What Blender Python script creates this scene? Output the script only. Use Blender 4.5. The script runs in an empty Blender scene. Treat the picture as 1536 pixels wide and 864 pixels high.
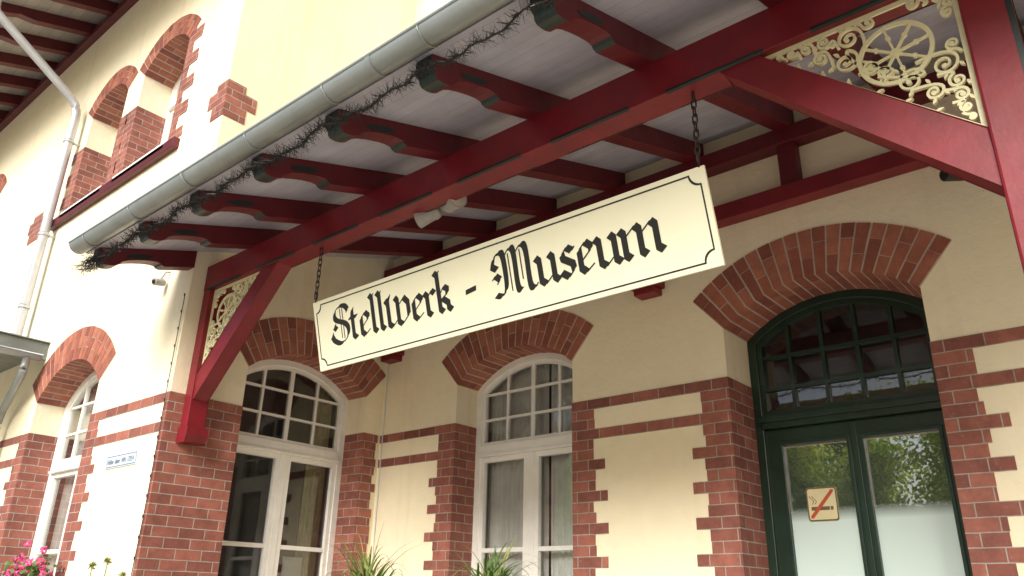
import bpy, math, random
from mathutils import Vector, Matrix
from mathutils.geometry import tessellate_polygon
random.seed(7)
E=1.6
scene=bpy.context.scene
COL=scene.collection
# ---------------------------------------------------------------- materials
def new_mat(name):
    m=bpy.data.materials.new(name); m.use_nodes=True
    nt=m.node_tree; nt.nodes.clear()
    out=nt.nodes.new("ShaderNodeOutputMaterial"); b=nt.nodes.new("ShaderNodeBsdfPrincipled")
    nt.links.new(b.outputs[0],out.inputs[0])
    return m,nt,b
def N(nt,t,**k):
    n=nt.nodes.new(t)
    for a,v in k.items(): setattr(n,a,v)
    return n
def noise(nt,vec,scale,detail=4,rough=.55):
    n=N(nt,"ShaderNodeTexNoise"); n.inputs["Scale"].default_value=scale; n.inputs["Detail"].default_value=detail; n.inputs["Roughness"].default_value=rough
    if vec is not None: nt.links.new(vec,n.inputs["Vector"])
    return n.outputs["Fac"]
def ramp(nt,fac,stops):
    r=N(nt,"ShaderNodeValToRGB"); nt.links.new(fac,r.inputs[0])
    e=r.color_ramp.elements
    while len(e)<len(stops): e.new(.5)
    for i,(p,c) in enumerate(stops):
        e[i].position=p; e[i].color=(c[0],c[1],c[2],1) if not isinstance(c,(int,float)) else (c,c,c,1)
    return r.outputs[0]
def mix(nt,a,b,fac,mode='MIX'):
    n=N(nt,"ShaderNodeMix",data_type='RGBA',blend_type=mode)
    for s,v in ((0,fac),(6,a),(7,b)):
        if hasattr(v,"links"): nt.links.new(v,n.inputs[s])
        elif isinstance(v,(int,float)): n.inputs[s].default_value=v
        else: n.inputs[s].default_value=(v[0],v[1],v[2],1)
    return n.outputs[2]
def bump(nt,b,h,strength,dist):
    n=N(nt,"ShaderNodeBump"); n.inputs["Strength"].default_value=strength; n.inputs["Distance"].default_value=dist
    nt.links.new(h,n.inputs["Height"]); nt.links.new(n.outputs[0],b.inputs["Normal"]); return n
def pos(nt): return N(nt,"ShaderNodeNewGeometry").outputs["Position"]

def mat_plain(name,col,rough=.5,metal=0,var=.15,scale=8,bmp=0,bscale=60,coat=0,dirt=None):
    m,nt,b=new_mat(name); p=pos(nt)
    f=noise(nt,p,scale,5)
    lo=[c*(1-var) for c in col]; hi=[min(1,c*(1+var)) for c in col]
    c=ramp(nt,f,[(.3,lo),(.7,hi)])
    if dirt:
        f2=noise(nt,p,3.1,8,.7); msk=ramp(nt,f2,[(.52,0.0),(.72,1.0)])
        mm=N(nt,"ShaderNodeMath",operation='MULTIPLY'); nt.links.new(msk,mm.inputs[0]); mm.inputs[1].default_value=.5
        c=mix(nt,c,dirt,mm.outputs[0])
    nt.links.new(c,b.inputs["Base Color"])
    rr=N(nt,"ShaderNodeMapRange"); nt.links.new(noise(nt,p,scale*2.3,4),rr.inputs[0]); rr.inputs[3].default_value=max(0,rough-.1); rr.inputs[4].default_value=min(1,rough+.1)
    nt.links.new(rr.outputs[0],b.inputs["Roughness"]); b.inputs["Metallic"].default_value=metal
    b.inputs["Coat Weight"].default_value=coat
    if bmp: bump(nt,b,noise(nt,p,bscale,6),.6,bmp)
    return m
def mat_plaster():
    m,nt,b=new_mat("plaster"); p=pos(nt)
    big=noise(nt,p,.55,6,.6); mid=noise(nt,p,6,6,.6)
    c=ramp(nt,big,[(.3,(.94,.825,.575)),(.7,(.97,.885,.67))])
    c2=ramp(nt,mid,[(.3,(.95,.95,.95)),(.7,(1,1,1))])
    c=mix(nt,c,c2,1.0,'MULTIPLY')
    mp=N(nt,"ShaderNodeMapping"); nt.links.new(p,mp.inputs[0]); mp.inputs[3].default_value=(5,5,.35)
    st=ramp(nt,noise(nt,mp.outputs[0],1,5,.6),[(.55,(1,1,1)),(.8,(.86,.83,.78))])
    c=mix(nt,c,st,.7,'MULTIPLY')
    nt.links.new(c,b.inputs["Base Color"]); b.inputs["Roughness"].default_value=.9
    a=noise(nt,p,14,8,.65); d=noise(nt,p,120,3)
    mm=N(nt,"ShaderNodeMath",operation='MULTIPLY_ADD'); nt.links.new(d,mm.inputs[0]); mm.inputs[1].default_value=.25; nt.links.new(a,mm.inputs[2])
    bump(nt,b,mm.outputs[0],.6,.014)
    return m
CH=.086; BT=1.65   # course height, band top (rel)
BR1=(.38,.135,.095); BR2=(.22,.074,.056)
def brick_finish(nt,b,c,h,p):
    blot=ramp(nt,noise(nt,p,9,7,.7),[(.38,(.70,.67,.67)),(.65,(1.10,1.07,1.05))])
    c=mix(nt,c,blot,.8,'MULTIPLY')
    eff=ramp(nt,noise(nt,p,26,8,.75),[(.58,0.0),(.80,.5)])
    c=mix(nt,c,(.48,.38,.33),eff)
    nt.links.new(c,b.inputs["Base Color"]); b.inputs["Roughness"].default_value=.75
def mat_brick():
    m,nt,b=new_mat("brick_coursed"); p=pos(nt)
    sx=N(nt,"ShaderNodeSeparateXYZ"); nt.links.new(p,sx.inputs[0])
    ad=N(nt,"ShaderNodeMath",operation='ADD'); nt.links.new(sx.outputs[0],ad.inputs[0]); nt.links.new(sx.outputs[1],ad.inputs[1])
    sz=N(nt,"ShaderNodeMath",operation='SUBTRACT'); nt.links.new(sx.outputs[2],sz.inputs[0]); sz.inputs[1].default_value=BT+E+.004-40*CH
    wob=noise(nt,p,7,3); wm=N(nt,"ShaderNodeMath",operation='MULTIPLY_ADD'); nt.links.new(wob,wm.inputs[0]); wm.inputs[1].default_value=.008; nt.links.new(sz.outputs[0],wm.inputs[2])
    cb=N(nt,"ShaderNodeCombineXYZ"); nt.links.new(ad.outputs[0],cb.inputs[0]); nt.links.new(wm.outputs[0],cb.inputs[1])
    t=N(nt,"ShaderNodeTexBrick"); nt.links.new(cb.outputs[0],t.inputs["Vector"])
    t.inputs["Scale"].default_value=1; t.inputs["Brick Width"].default_value=.235; t.inputs["Row Height"].default_value=CH
    t.inputs["Mortar Size"].default_value=.0052; t.inputs["Mortar Smooth"].default_value=.4; t.inputs["Bias"].default_value=-.1
    t.inputs["Color1"].default_value=(*BR1,1); t.inputs["Color2"].default_value=(*BR2,1); t.inputs["Mortar"].default_value=(.43,.37,.32,1)
    brick_finish(nt,b,t.outputs["Color"],None,p)
    iv=N(nt,"ShaderNodeMath",operation='SUBTRACT'); iv.inputs[0].default_value=1; nt.links.new(t.outputs["Fac"],iv.inputs[1])
    ns=N(nt,"ShaderNodeMath",operation='MULTIPLY_ADD'); nt.links.new(noise(nt,p,45,6,.7),ns.inputs[0]); ns.inputs[1].default_value=.35; nt.links.new(iv.outputs[0],ns.inputs[2])
    bump(nt,b,ns.outputs[0],.8,.005)
    return m
def mat_voussoir():
    m,nt,b=new_mat("brick_voussoir"); g=N(nt,"ShaderNodeNewGeometry"); p=g.outputs["Position"]
    c=ramp(nt,g.outputs["Random Per Island"],[(0,(.26,.080,.056)),(.5,(.38,.130,.082)),(1,(.46,.175,.11))])
    brick_finish(nt,b,c,None,p)
    bump(nt,b,noise(nt,p,45,6,.7),.8,.004)
    return m
def mat_boards(name,axis,pitch,col,gap=.004,dark=.35):
    m,nt,b=new_mat(name); p=pos(nt)
    sx=N(nt,"ShaderNodeSeparateXYZ"); nt.links.new(p,sx.inputs[0])
    q=N(nt,"ShaderNodeMath",operation='DIVIDE'); nt.links.new(sx.outputs[axis],q.inputs[0]); q.inputs[1].default_value=pitch
    fr=N(nt,"ShaderNodeMath",operation='FRACT'); nt.links.new(q.outputs[0],fr.inputs[0])
    fl=N(nt,"ShaderNodeMath",operation='FLOOR'); nt.links.new(q.outputs[0],fl.inputs[0])
    wn=N(nt,"ShaderNodeTexWhiteNoise",noise_dimensions='1D'); nt.links.new(fl.outputs[0],wn.inputs["W"])
    gv=ramp(nt,fr.outputs[0],[(0,dark),(gap/pitch*1.5,1.0)])
    tone=ramp(nt,wn.outputs[0],[(0,.88),(1,1.0)])
    c=mix(nt,col,tone,1.0,'MULTIPLY'); c=mix(nt,c,gv,1.0,'MULTIPLY')
    c=mix(nt,c,ramp(nt,noise(nt,p,4,6,.6),[(.35,.84),(.65,1.0)]),1.0,'MULTIPLY')
    nt.links.new(c,b.inputs["Base Color"]); b.inputs["Roughness"].default_value=.55
    bump(nt,b,gv,.6,.004)
    return m
def mat_glass(name,tint=(.93,.96,.95),ior=1.5,boost=1.0,rough=.015):
    m=bpy.data.materials.new(name); m.use_nodes=True; nt=m.node_tree; nt.nodes.clear()
    out=N(nt,"ShaderNodeOutputMaterial"); tr=N(nt,"ShaderNodeBsdfTransparent"); tr.inputs[0].default_value=(*tint,1)
    gl=N(nt,"ShaderNodeBsdfGlossy"); gl.inputs["Roughness"].default_value=rough
    fr=N(nt,"ShaderNodeFresnel"); fr.inputs[0].default_value=ior
    bp=N(nt,"ShaderNodeBump"); bp.inputs["Strength"].default_value=.06; bp.inputs["Distance"].default_value=.01
    nt.links.new(noise(nt,pos(nt),2.2,2),bp.inputs["Height"]); nt.links.new(bp.outputs[0],gl.inputs["Normal"])
    mu=N(nt,"ShaderNodeMath",operation='MULTIPLY',use_clamp=True); nt.links.new(fr.outputs[0],mu.inputs[0]); mu.inputs[1].default_value=boost
    mx=N(nt,"ShaderNodeMixShader"); nt.links.new(mu.outputs[0],mx.inputs[0]); nt.links.new(tr.outputs[0],mx.inputs[1]); nt.links.new(gl.outputs[0],mx.inputs[2])
    nt.links.new(mx.outputs[0],out.inputs[0]); return m
def mat_frost():
    m,nt,b=new_mat("frosted_film"); out=nt.nodes["Material Output"]; p=pos(nt)
    b.inputs["Base Color"].default_value=(.66,.80,.77,1); b.inputs["Roughness"].default_value=.5
    sx=N(nt,"ShaderNodeSeparateXYZ"); nt.links.new(p,sx.inputs[0])
    mr=N(nt,"ShaderNodeMapRange"); nt.links.new(sx.outputs[2],mr.inputs[0]); mr.inputs[1].default_value=.60+E; mr.inputs[2].default_value=.70+E; mr.inputs[3].default_value=.92; mr.inputs[4].default_value=.06
    t=N(nt,"ShaderNodeBsdfTransparent"); mx=N(nt,"ShaderNodeMixShader"); nt.links.new(mr.outputs[0],mx.inputs[0]); nt.links.new(t.outputs[0],mx.inputs[1]); nt.links.new(b.outputs[0],mx.inputs[2]); nt.links.new(mx.outputs[0],out.inputs[0])
    return m
def mat_leaf():
    m,nt,b=new_mat("tree_leaf"); out=nt.nodes["Material Output"]
    f=noise(nt,pos(nt),.7,6,.65); c=ramp(nt,f,[(.3,(.10,.17,.03)),(.5,(.28,.36,.07)),(.68,(.62,.58,.16))])
    nt.links.new(c,b.inputs["Base Color"]); b.inputs["Roughness"].default_value=.5
    t=N(nt,"ShaderNodeBsdfTranslucent"); nt.links.new(mix(nt,c,(1.6,1.7,1.2),1.0,'MULTIPLY'),t.inputs[0])
    mx=N(nt,"ShaderNodeMixShader"); mx.inputs[0].default_value=.65; nt.links.new(b.outputs[0],mx.inputs[1]); nt.links.new(t.outputs[0],mx.inputs[2]); nt.links.new(mx.outputs[0],out.inputs[0])
    return m
M_PL=mat_plaster(); M_BR=mat_brick(); M_VO=mat_voussoir()
M_MORT=mat_plain("mortar",(.50,.43,.37),.9,var=.12,bmp=.004)
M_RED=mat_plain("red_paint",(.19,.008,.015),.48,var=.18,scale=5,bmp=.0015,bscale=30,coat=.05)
M_RED_SHADE=mat_plain("shaded_red_paint",(.115,.006,.012),.5,var=.2,scale=5,bmp=.0015,bscale=30)  # same red paint, canopy shade put into the colour of rafters and struts
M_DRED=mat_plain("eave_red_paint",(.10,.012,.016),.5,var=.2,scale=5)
M_GRN=mat_plain("dark_green_paint",(.010,.030,.019),.32,var=.2,scale=6,bmp=.001,bscale=30,coat=.1)
M_DGRN=mat_plain("blackish_green_paint",(.008,.018,.016),.4,var=.2,scale=6)
M_WHT=mat_plain("white_window_paint",(.86,.85,.80),.45,var=.05,scale=9)
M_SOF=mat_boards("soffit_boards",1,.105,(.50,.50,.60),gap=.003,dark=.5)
M_EAVE=mat_boards("eave_boards",1,.14,(.38,.35,.33))
M_ZINC=mat_plain("zinc",(.34,.37,.37),.45,metal=.5,var=.10,scale=4,dirt=(.27,.28,.26))
M_ZINCD=mat_plain("weathered_zinc",(.20,.22,.22),.5,metal=.4,var=.2,scale=4,dirt=(.14,.14,.13))
M_ZINC2=mat_plain("zinc_pipe",(.58,.59,.60),.4,metal=.35,var=.08,scale=5)
M_ROOF=mat_plain("roof_sheet",(.10,.10,.10),.7)
M_CREAM=mat_plain("sign_cream",(.87,.84,.63),.35,var=.03,scale=3,coat=.1)
M_ORN=mat_plain("ornament_cream",(.80,.75,.47),.45,var=.06,scale=20)
M_BLK=mat_plain("black_paint",(.018,.017,.015),.4,var=.1)
M_IRON=mat_plain("dark_iron",(.06,.05,.045),.55,metal=.6,var=.3,scale=30)
M_GLASS=mat_glass("window_glass",(.88,.90,.89),1.5,3.0,.01)
M_DGLASS=mat_glass("door_glass",(.70,.76,.74),1.5,10.0,.008)
M_FROST=mat_frost()
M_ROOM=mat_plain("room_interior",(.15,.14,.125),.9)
M_CURT=mat_plain("curtain_grey",(.76,.75,.72),.9,var=.08)
M_CURTY=mat_plain("curtain_ochre",(.55,.50,.28),.9,var=.2)
M_PAPER=mat_plain("paper_white",(.8,.82,.84),.8,var=.05)
M_GREEN=mat_plain("leaf_green",(.10,.18,.04),.5,var=.4,scale=12)
M_GREEN2=mat_plain("leaf_yellow_green",(.28,.31,.09),.5,var=.4,scale=12)
M_STRAW=mat_plain("straw_leaf",(.45,.34,.15),.6,var=.3)
M_PINK=mat_plain("pink_petal",(.80,.10,.30),.5,var=.3,scale=40)
M_TERRA=mat_plain("terracotta",(.35,.14,.08),.8,var=.15)
M_GREY=mat_plain("grey_plastic",(.36,.34,.32),.4,var=.1)
M_LENS=mat_plain("lamp_lens",(.55,.50,.44),.15,var=.1)
M_PLAQ=mat_plain("enamel_plate",(.60,.66,.72),.25,var=.04)
M_BLUE=mat_plain("enamel_blue",(.10,.16,.26),.3)
M_NSY=mat_plain("sticker_cream",(.72,.64,.38),.4,var=.08)
M_NSB=mat_plain("sticker_brown",(.16,.10,.05),.4)
M_NSR=mat_plain("sticker_red",(.50,.08,.03),.4)
M_WOOD=mat_plain("stand_wood",(.16,.09,.05),.6,var=.3)
M_GRAV=mat_plain("gravel",(.40,.36,.30),.95,var=.2,scale=40,bmp=.01,bscale=90)
M_PAVE=mat_plain("paving",(.42,.38,.33),.9,var=.12,scale=6,bmp=.003)
M_BARK=mat_plain("bark",(.50,.42,.34),.9,var=.4,scale=14,bmp=.01)
M_LEAF=mat_leaf()
# ---------------------------------------------------------------- mesh builder
class MB:
    def __init__(s): s.v=[]; s.f=[]; s.m=[]
    def add(s,vs,fs,mat=0):
        o=len(s.v); s.v+= [tuple(v) for v in vs]
        for f in fs: s.f.append(tuple(i+o for i in f)); s.m.append(mat)
    def hexa(s,c,mat=0):
        s.add(c,[(0,3,2,1),(4,5,6,7),(0,1,5,4),(1,2,6,5),(2,3,7,6),(3,0,4,7)],mat)
    def box(s,x0,x1,y0,y1,z0,z1,mat=0):
        s.hexa([(x0,y0,z0),(x1,y0,z0),(x1,y1,z0),(x0,y1,z0),(x0,y0,z1),(x1,y0,z1),(x1,y1,z1),(x0,y1,z1)],mat)
    def boxP(s,P,u0,u1,d0,d1,z0,z1,mat=0):
        s.hexa([P(u0,d0,z0),P(u1,d0,z0),P(u1,d1,z0),P(u0,d1,z0),P(u0,d0,z1),P(u1,d0,z1),P(u1,d1,z1),P(u0,d1,z1)],mat)
    def prismP(s,P,poly,d0,d1,mat=0,side=None):
        n=len(poly); vs=[P(u,d0,z) for u,z in poly]+[P(u,d1,z) for u,z in poly]
        o=len(s.v); s.v+=[tuple(v) for v in vs]
        tri=tessellate_polygon([[Vector((u,z,0)) for u,z in poly]])
        for t in tri:
            s.f.append(tuple(o+i for i in t)); s.m.append(mat)
            s.f.append(tuple(o+n+i for i in reversed(t))); s.m.append(mat)
        for i in range(n):
            j=(i+1)%n; s.f.append((o+i,o+j,o+n+j,o+n+i)); s.m.append(side[i] if side else mat)
    def ringP(s,P,outer,inner,d0,d1,mat=0):
        n=len(outer)
        vs=[P(u,d0,z) for u,z in outer]+[P(u,d0,z) for u,z in inner]+[P(u,d1,z) for u,z in outer]+[P(u,d1,z) for u,z in inner]
        fs=[]
        for i in range(n):
            j=(i+1)%n
            fs+=[(i,j,n+j,n+i),(2*n+i,3*n+i,3*n+j,2*n+j),(i,2*n+i,2*n+j,j),(n+i,n+j,3*n+j,3*n+i)]
        s.add(vs,fs,mat)
    def tube(s,pts,r,n=8,mat=0,cap=True,radii=None):
        pts=[Vector(p) for p in pts]; rings=[]
        up=Vector((0,0,1))
        for i,p in enumerate(pts):
            t=(pts[min(i+1,len(pts)-1)]-pts[max(i-1,0)]).normalized()
            ref=up if abs(t.dot(up))<.95 else Vector((1,0,0))
            a=t.cross(ref).normalized(); b=t.cross(a)
            rr=radii[i] if radii else r
            rings.append([p+a*math.cos(2*math.pi*k/n)*rr+b*math.sin(2*math.pi*k/n)*rr for k in range(n)])
        vs=[v for R in rings for v in R]; fs=[]
        for i in range(len(rings)-1):
            for k in range(n):
                fs.append((i*n+k,i*n+(k+1)%n,(i+1)*n+(k+1)%n,(i+1)*n+k))
        if cap: fs.append(tuple(range(n))); fs.append(tuple((len(rings)-1)*n+k for k in reversed(range(n))))
        s.add(vs,fs,mat)
def finish(ob,name,parent,label,category,group=None,kind=None):
    if parent is not None: ob.parent=parent
    if label: ob["label"]=label
    if category: ob["category"]=category
    if group: ob["group"]=group
    if kind: ob["kind"]=kind
def wloc(o):
    l=Vector(o.location)
    while o.parent: o=o.parent; l+=Vector(o.location)
    return l
def mk(name,mb,mats,parent=None,label=None,category=None,group=None,kind=None,smooth=False,bevel=0,base=False,dz=True):
    vs=[Vector((x,y,z+(E if dz else 0))) for x,y,z in mb.v]
    lo=Vector([min(v[i] for v in vs) for i in range(3)]); hi=Vector([max(v[i] for v in vs) for i in range(3)])
    c=(lo+hi)/2
    if base: c.z=lo.z
    me=bpy.data.meshes.new(name); me.from_pydata([v-c for v in vs],[],mb.f)
    if not isinstance(mats,(list,tuple)): mats=[mats]
    for m in mats: me.materials.append(m)
    for p,mi in zip(me.polygons,mb.m): p.material_index=mi; p.use_smooth=smooth
    me.update()
    ob=bpy.data.objects.new(name,me); COL.objects.link(ob)
    ob.location=c-(wloc(parent) if parent else Vector((0,0,0)))
    finish(ob,name,parent,label,category,group,kind)
    if bevel:
        b=ob.modifiers.new("b",'BEVEL'); b.width=bevel; b.segments=2; b.limit_method='ANGLE'; b.angle_limit=math.radians(40)
    return ob
def empty(name,loc,label,category,parent=None):
    o=bpy.data.objects.new(name,None); COL.objects.link(o); o.location=loc
    finish(o,name,parent,label,category); return o
# ---------------------------------------------------------------- arch helpers
def arcR(hw,rise): return (hw*hw+rise*rise)/(2*rise)
def opening(u0,u1,zb,zs,rise,n=18,inset=0):
    um=(u0+u1)/2; hw=(u1-u0)/2; R=arcR(hw,rise); zc=zs+rise-R; a0=math.asin(hw/R)
    if inset:
        Ri=R-inset; hwi=hw-inset; a1=math.asin(hwi/Ri)
        pts=[(um-hwi,zb+inset),(um+hwi,zb+inset)]
        pts+=[(um+Ri*math.sin(a1-2*a1*i/n),zc+Ri*math.cos(a1-2*a1*i/n)) for i in range(n+1)]
        return pts
    pts=[(u0,zb),(u1,zb)]
    pts+=[(um+R*math.sin(a0-2*a0*i/n),zc+R*math.cos(a0-2*a0*i/n)) for i in range(n+1)]
    return pts
def arch_z(u,u0,u1,zs,rise,inset=0):
    um=(u0+u1)/2; hw=(u1-u0)/2; R=arcR(hw,rise); zc=zs+rise-R
    return zc+math.sqrt(max(0,(R-inset)**2-(u-um)**2))
def arch_u(z,u0,u1,zs,rise,inset=0):
    um=(u0+u1)/2; hw=(u1-u0)/2; R=arcR(hw,rise); zc=zs+rise-R
    if z<=arch_z(u0+inset,u0,u1,zs,rise,inset): return hw-inset
    return math.sqrt(max(0,(R-inset)**2-(z-zc)**2))
def wall_panel(mb,P,rect,holes,depths):
    u0,u1,z0,z1=rect
    outer=[(u0,z0),(u1,z0),(u1,z1),(u0,z1)]
    polys=[[Vector((a,b,0)) for a,b in outer]]+[[Vector((a,b,0)) for a,b in h] for h in holes]
    flat=[p for pl in polys for p in pl]
    tri=tessellate_polygon(polys)
    mb.add([P(p.x,0,p.y) for p in flat],[tuple(t) for t in tri])
    for h,d in zip(holes,depths):
        n=len(h); mb.add([P(a,0,b) for a,b in h]+[P(a,d,b) for a,b in h],[(i,(i+1)%n,n+(i+1)%n,n+i) for i in range(n)])
def brick_arch(P,u0,u1,zs,rise,th,depth,parent,n=19):
    um=(u0+u1)/2; hw=(u1-u0)/2; R=arcR(hw,rise); zc=zs+rise-R; a0=math.asin(hw/R)
    mb=MB()
    def pt(r,a): return (um+r*math.sin(a),zc+r*math.cos(a))
    K=24; Ri=R-.006
    for i in range(K):
        a,b=-a0+2*a0*i/K,-a0+2*a0*(i+1)/K
        q=[pt(Ri+.003,a),pt(Ri+.003,b),pt(R+th-.004,b),pt(R+th-.004,a)]
        mb.hexa([P(q[0][0],-.005,q[0][1]),P(q[1][0],-.005,q[1][1]),P(q[1][0],depth,q[1][1]),P(q[0][0],depth,q[0][1]),
                 P(q[3][0],-.005,q[3][1]),P(q[2][0],-.005,q[2][1]),P(q[2][0],depth,q[2][1]),P(q[3][0],depth,q[3][1])],1)
    g=.0070
    for i in range(n):
        a,b=-a0+2*a0*i/n,-a0+2*a0*(i+1)/n
        spl=[(Ri,R+th*.36),(R+th*.36,R+th)] if i%2 else [(Ri,R+th*.68),(R+th*.68,R+th)]
        dsp=[(0,.12),(.12,.37)] if i%2 else [(0,.24),(.24,.37)]
        dsp=[(x,min(y,depth)) for x,y in dsp]; dsp[-1]=(dsp[-1][0],depth)
        for si,(r0,r1) in enumerate(spl):
            for (d0,d1) in (dsp if si==0 else [(0,.05)]):
                jr=random.uniform(-.002,.002); jd=random.uniform(-.002,.001); ja=random.uniform(-.0012,.0012)
                rr0=r0+(g/2 if si else 0); rr1=r1-(g/2 if si==0 else 0)
                def ga(r,ang,s): return ang+s*g/r+ja
                q=[pt(rr0+jr,ga(rr0,a,1)),pt(rr0+jr,ga(rr0,b,-1)),pt(rr1+jr,ga(rr1,b,-1)),pt(rr1+jr,ga(rr1,a,1))]
                y0=(d0-.0085+jd) if d0==0 else d0+g/2; y1=d1-g/2
                mb.hexa([P(q[0][0],y0,q[0][1]),P(q[1][0],y0,q[1][1]),P(q[1][0],y1,q[1][1]),P(q[0][0],y1,q[0][1]),
                         P(q[3][0],y0,q[3][1]),P(q[2][0],y0,q[2][1]),P(q[2][0],y1,q[2][1]),P(q[3][0],y1,q[3][1])],0)
    return mk("brick_arch",mb,[M_VO,M_MORT],parent)
def quoin(P,ue,sgn,ztop,zbot,depth,wide,narrow,parent,pattern=(1,0,0)):
    mb=MB(); k=0; z=ztop
    while z>zbot+.01:
        w=(wide if pattern[k%len(pattern)] else narrow)+random.uniform(-.015,.015)
        z2=max(zbot,z-CH)
        a,b=ue-sgn*.006,ue+sgn*w
        mb.boxP(P,min(a,b),max(a,b),-.007,depth,z2,z)
        z=z2; k+=1
    return mk("brick_quoin",mb,M_BR,parent)
def band(P,u0,u1,parent,tops=(BT,BT-3*CH)):
    for t in tops:
        mb=MB(); mb.boxP(P,u0,u1,-.006,.02,t-CH,t); mk("brick_band",mb,M_BR,parent)
# ---------------------------------------------------------------- BUILDING
XW=-6.59; YF=3.12; YB=5.5
PF=lambda u,d,z:(u,YF+d,z)
PS=lambda u,d,z:(XW-d,u,z)
PB=lambda u,d,z:(u,YB+d,z)
bld=empty("station_building",(-6,5,0),"cream plastered railway station building with red brick trim and arched openings","building")
ZS,RI=2.04,.27
W1=(3.82,5.27); W2=(-5.45,-4.01); DO=(-2.54,-1.10); WL=(-9.75,-8.16); ZL,RL=1.99,.36
UR=(-8.86,-7.74); UL=(-10.36,-9.30); UX=(-14.9,-13.85)
SILL=-.55; DB=-1.3
mb=MB()
wall_panel(mb,PF,(-18,XW,-1.6,9),[opening(*WL,SILL,ZL,RL),opening(*UR,4.56,6.05,.26),opening(*UL,4.56,6.05,.26),opening(*UX,4.56,6.05,.26)],[.34,.42,.42,.42])
wall_panel(mb,PS,(YF,YB,-1.6,9),[opening(*W1,SILL,ZS,RI)],[.34])
wall_panel(mb,PB,(XW,5,-1.6,9),[opening(*W2,SILL,ZS,RI),opening(*DO,DB,ZS,RI)],[.34,.46])
mk("wall",mb,M_PL,bld)
brick_arch(PB,*W2,ZS,RI,.37,.34,bld); brick_arch(PB,*DO,ZS,RI,.37,.46,bld)
brick_arch(PS,*W1,ZS,RI,.37,.34,bld); brick_arch(PF,*WL,ZL,RL,.36,.34,bld,n=21)
for w in (UR,UL,UX): brick_arch(PF,*w,6.05,.26,.26,.42,bld,n=14)
quoin(PB,W2[0],-1,BT,-1.6,.33,.34,.22,bld); quoin(PB,W2[1],1,BT,-1.6,.33,.34,.22,bld)
quoin(PB,DO[0],-1,BT,-1.6,.45,.34,.22,bld); quoin(PB,DO[1],1,BT,-1.6,.45,.34,.22,bld)
quoin(PS,W1[1],1,BT,-1.6,.33,.20,.17,bld)
quoin(PF,WL[0],-1,BT,-1.6,.33,.36,.24,bld); quoin(PF,WL[1],1,BT,-1.6,.33,.34,.22,bld)
zt=4.56+12*CH
for w in (UR,UL,UX):
    quoin(PF,w[0],-1,zt,4.60,.41,.34 if w!=UR else .26,.22,bld,(1,1,0,0)); quoin(PF,w[1],1,zt+(8*CH if w==UR else 0),4.60,.41,.30 if w!=UL else .22,.20 if w!=UR else .12,bld,(0,0,1,1))
mb=MB(); mb.box(XW-.05,XW+.007,YF-.007,W1[0]+.006,-1.6,BT); mb.box(XW-.33,XW-.05,W1[0]-.1,W1[0]+.006,-1.6,BT)
mk("corner_pier",mb,M_BR,bld)
def corner_block(cx,corner):
    mb=MB(); z=4.93
    for k,w in enumerate((.20,.34,.34,.24,.24)):
        if corner: mb.box(cx-w,cx+.007,YF-.007,YF+w*1.0,z-CH,z)
        else: mb.box(cx-w*.8,cx+w*.8,YF-.007,YF+.05,z-CH,z)
        z-=CH
    mk("brick_block",mb,M_BR,bld)
corner_block(XW,True); corner_block(-11.5,False)
band(PB,W2[1]+.2,DO[0]-.2,bld); band(PB,XW+.01,W2[0]-.2,bld); band(PB,DO[1]+.2,5,bld)
band(PF,WL[1]+.2,XW-.04,bld); band(PF,-18,WL[0]-.2,bld)
mb=MB(); mb.box(-10.75,-7.45,YF-.07,YF+.1,4.44,4.56); mk("window_sill",mb,M_DRED,bld,bevel=.006)
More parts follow.
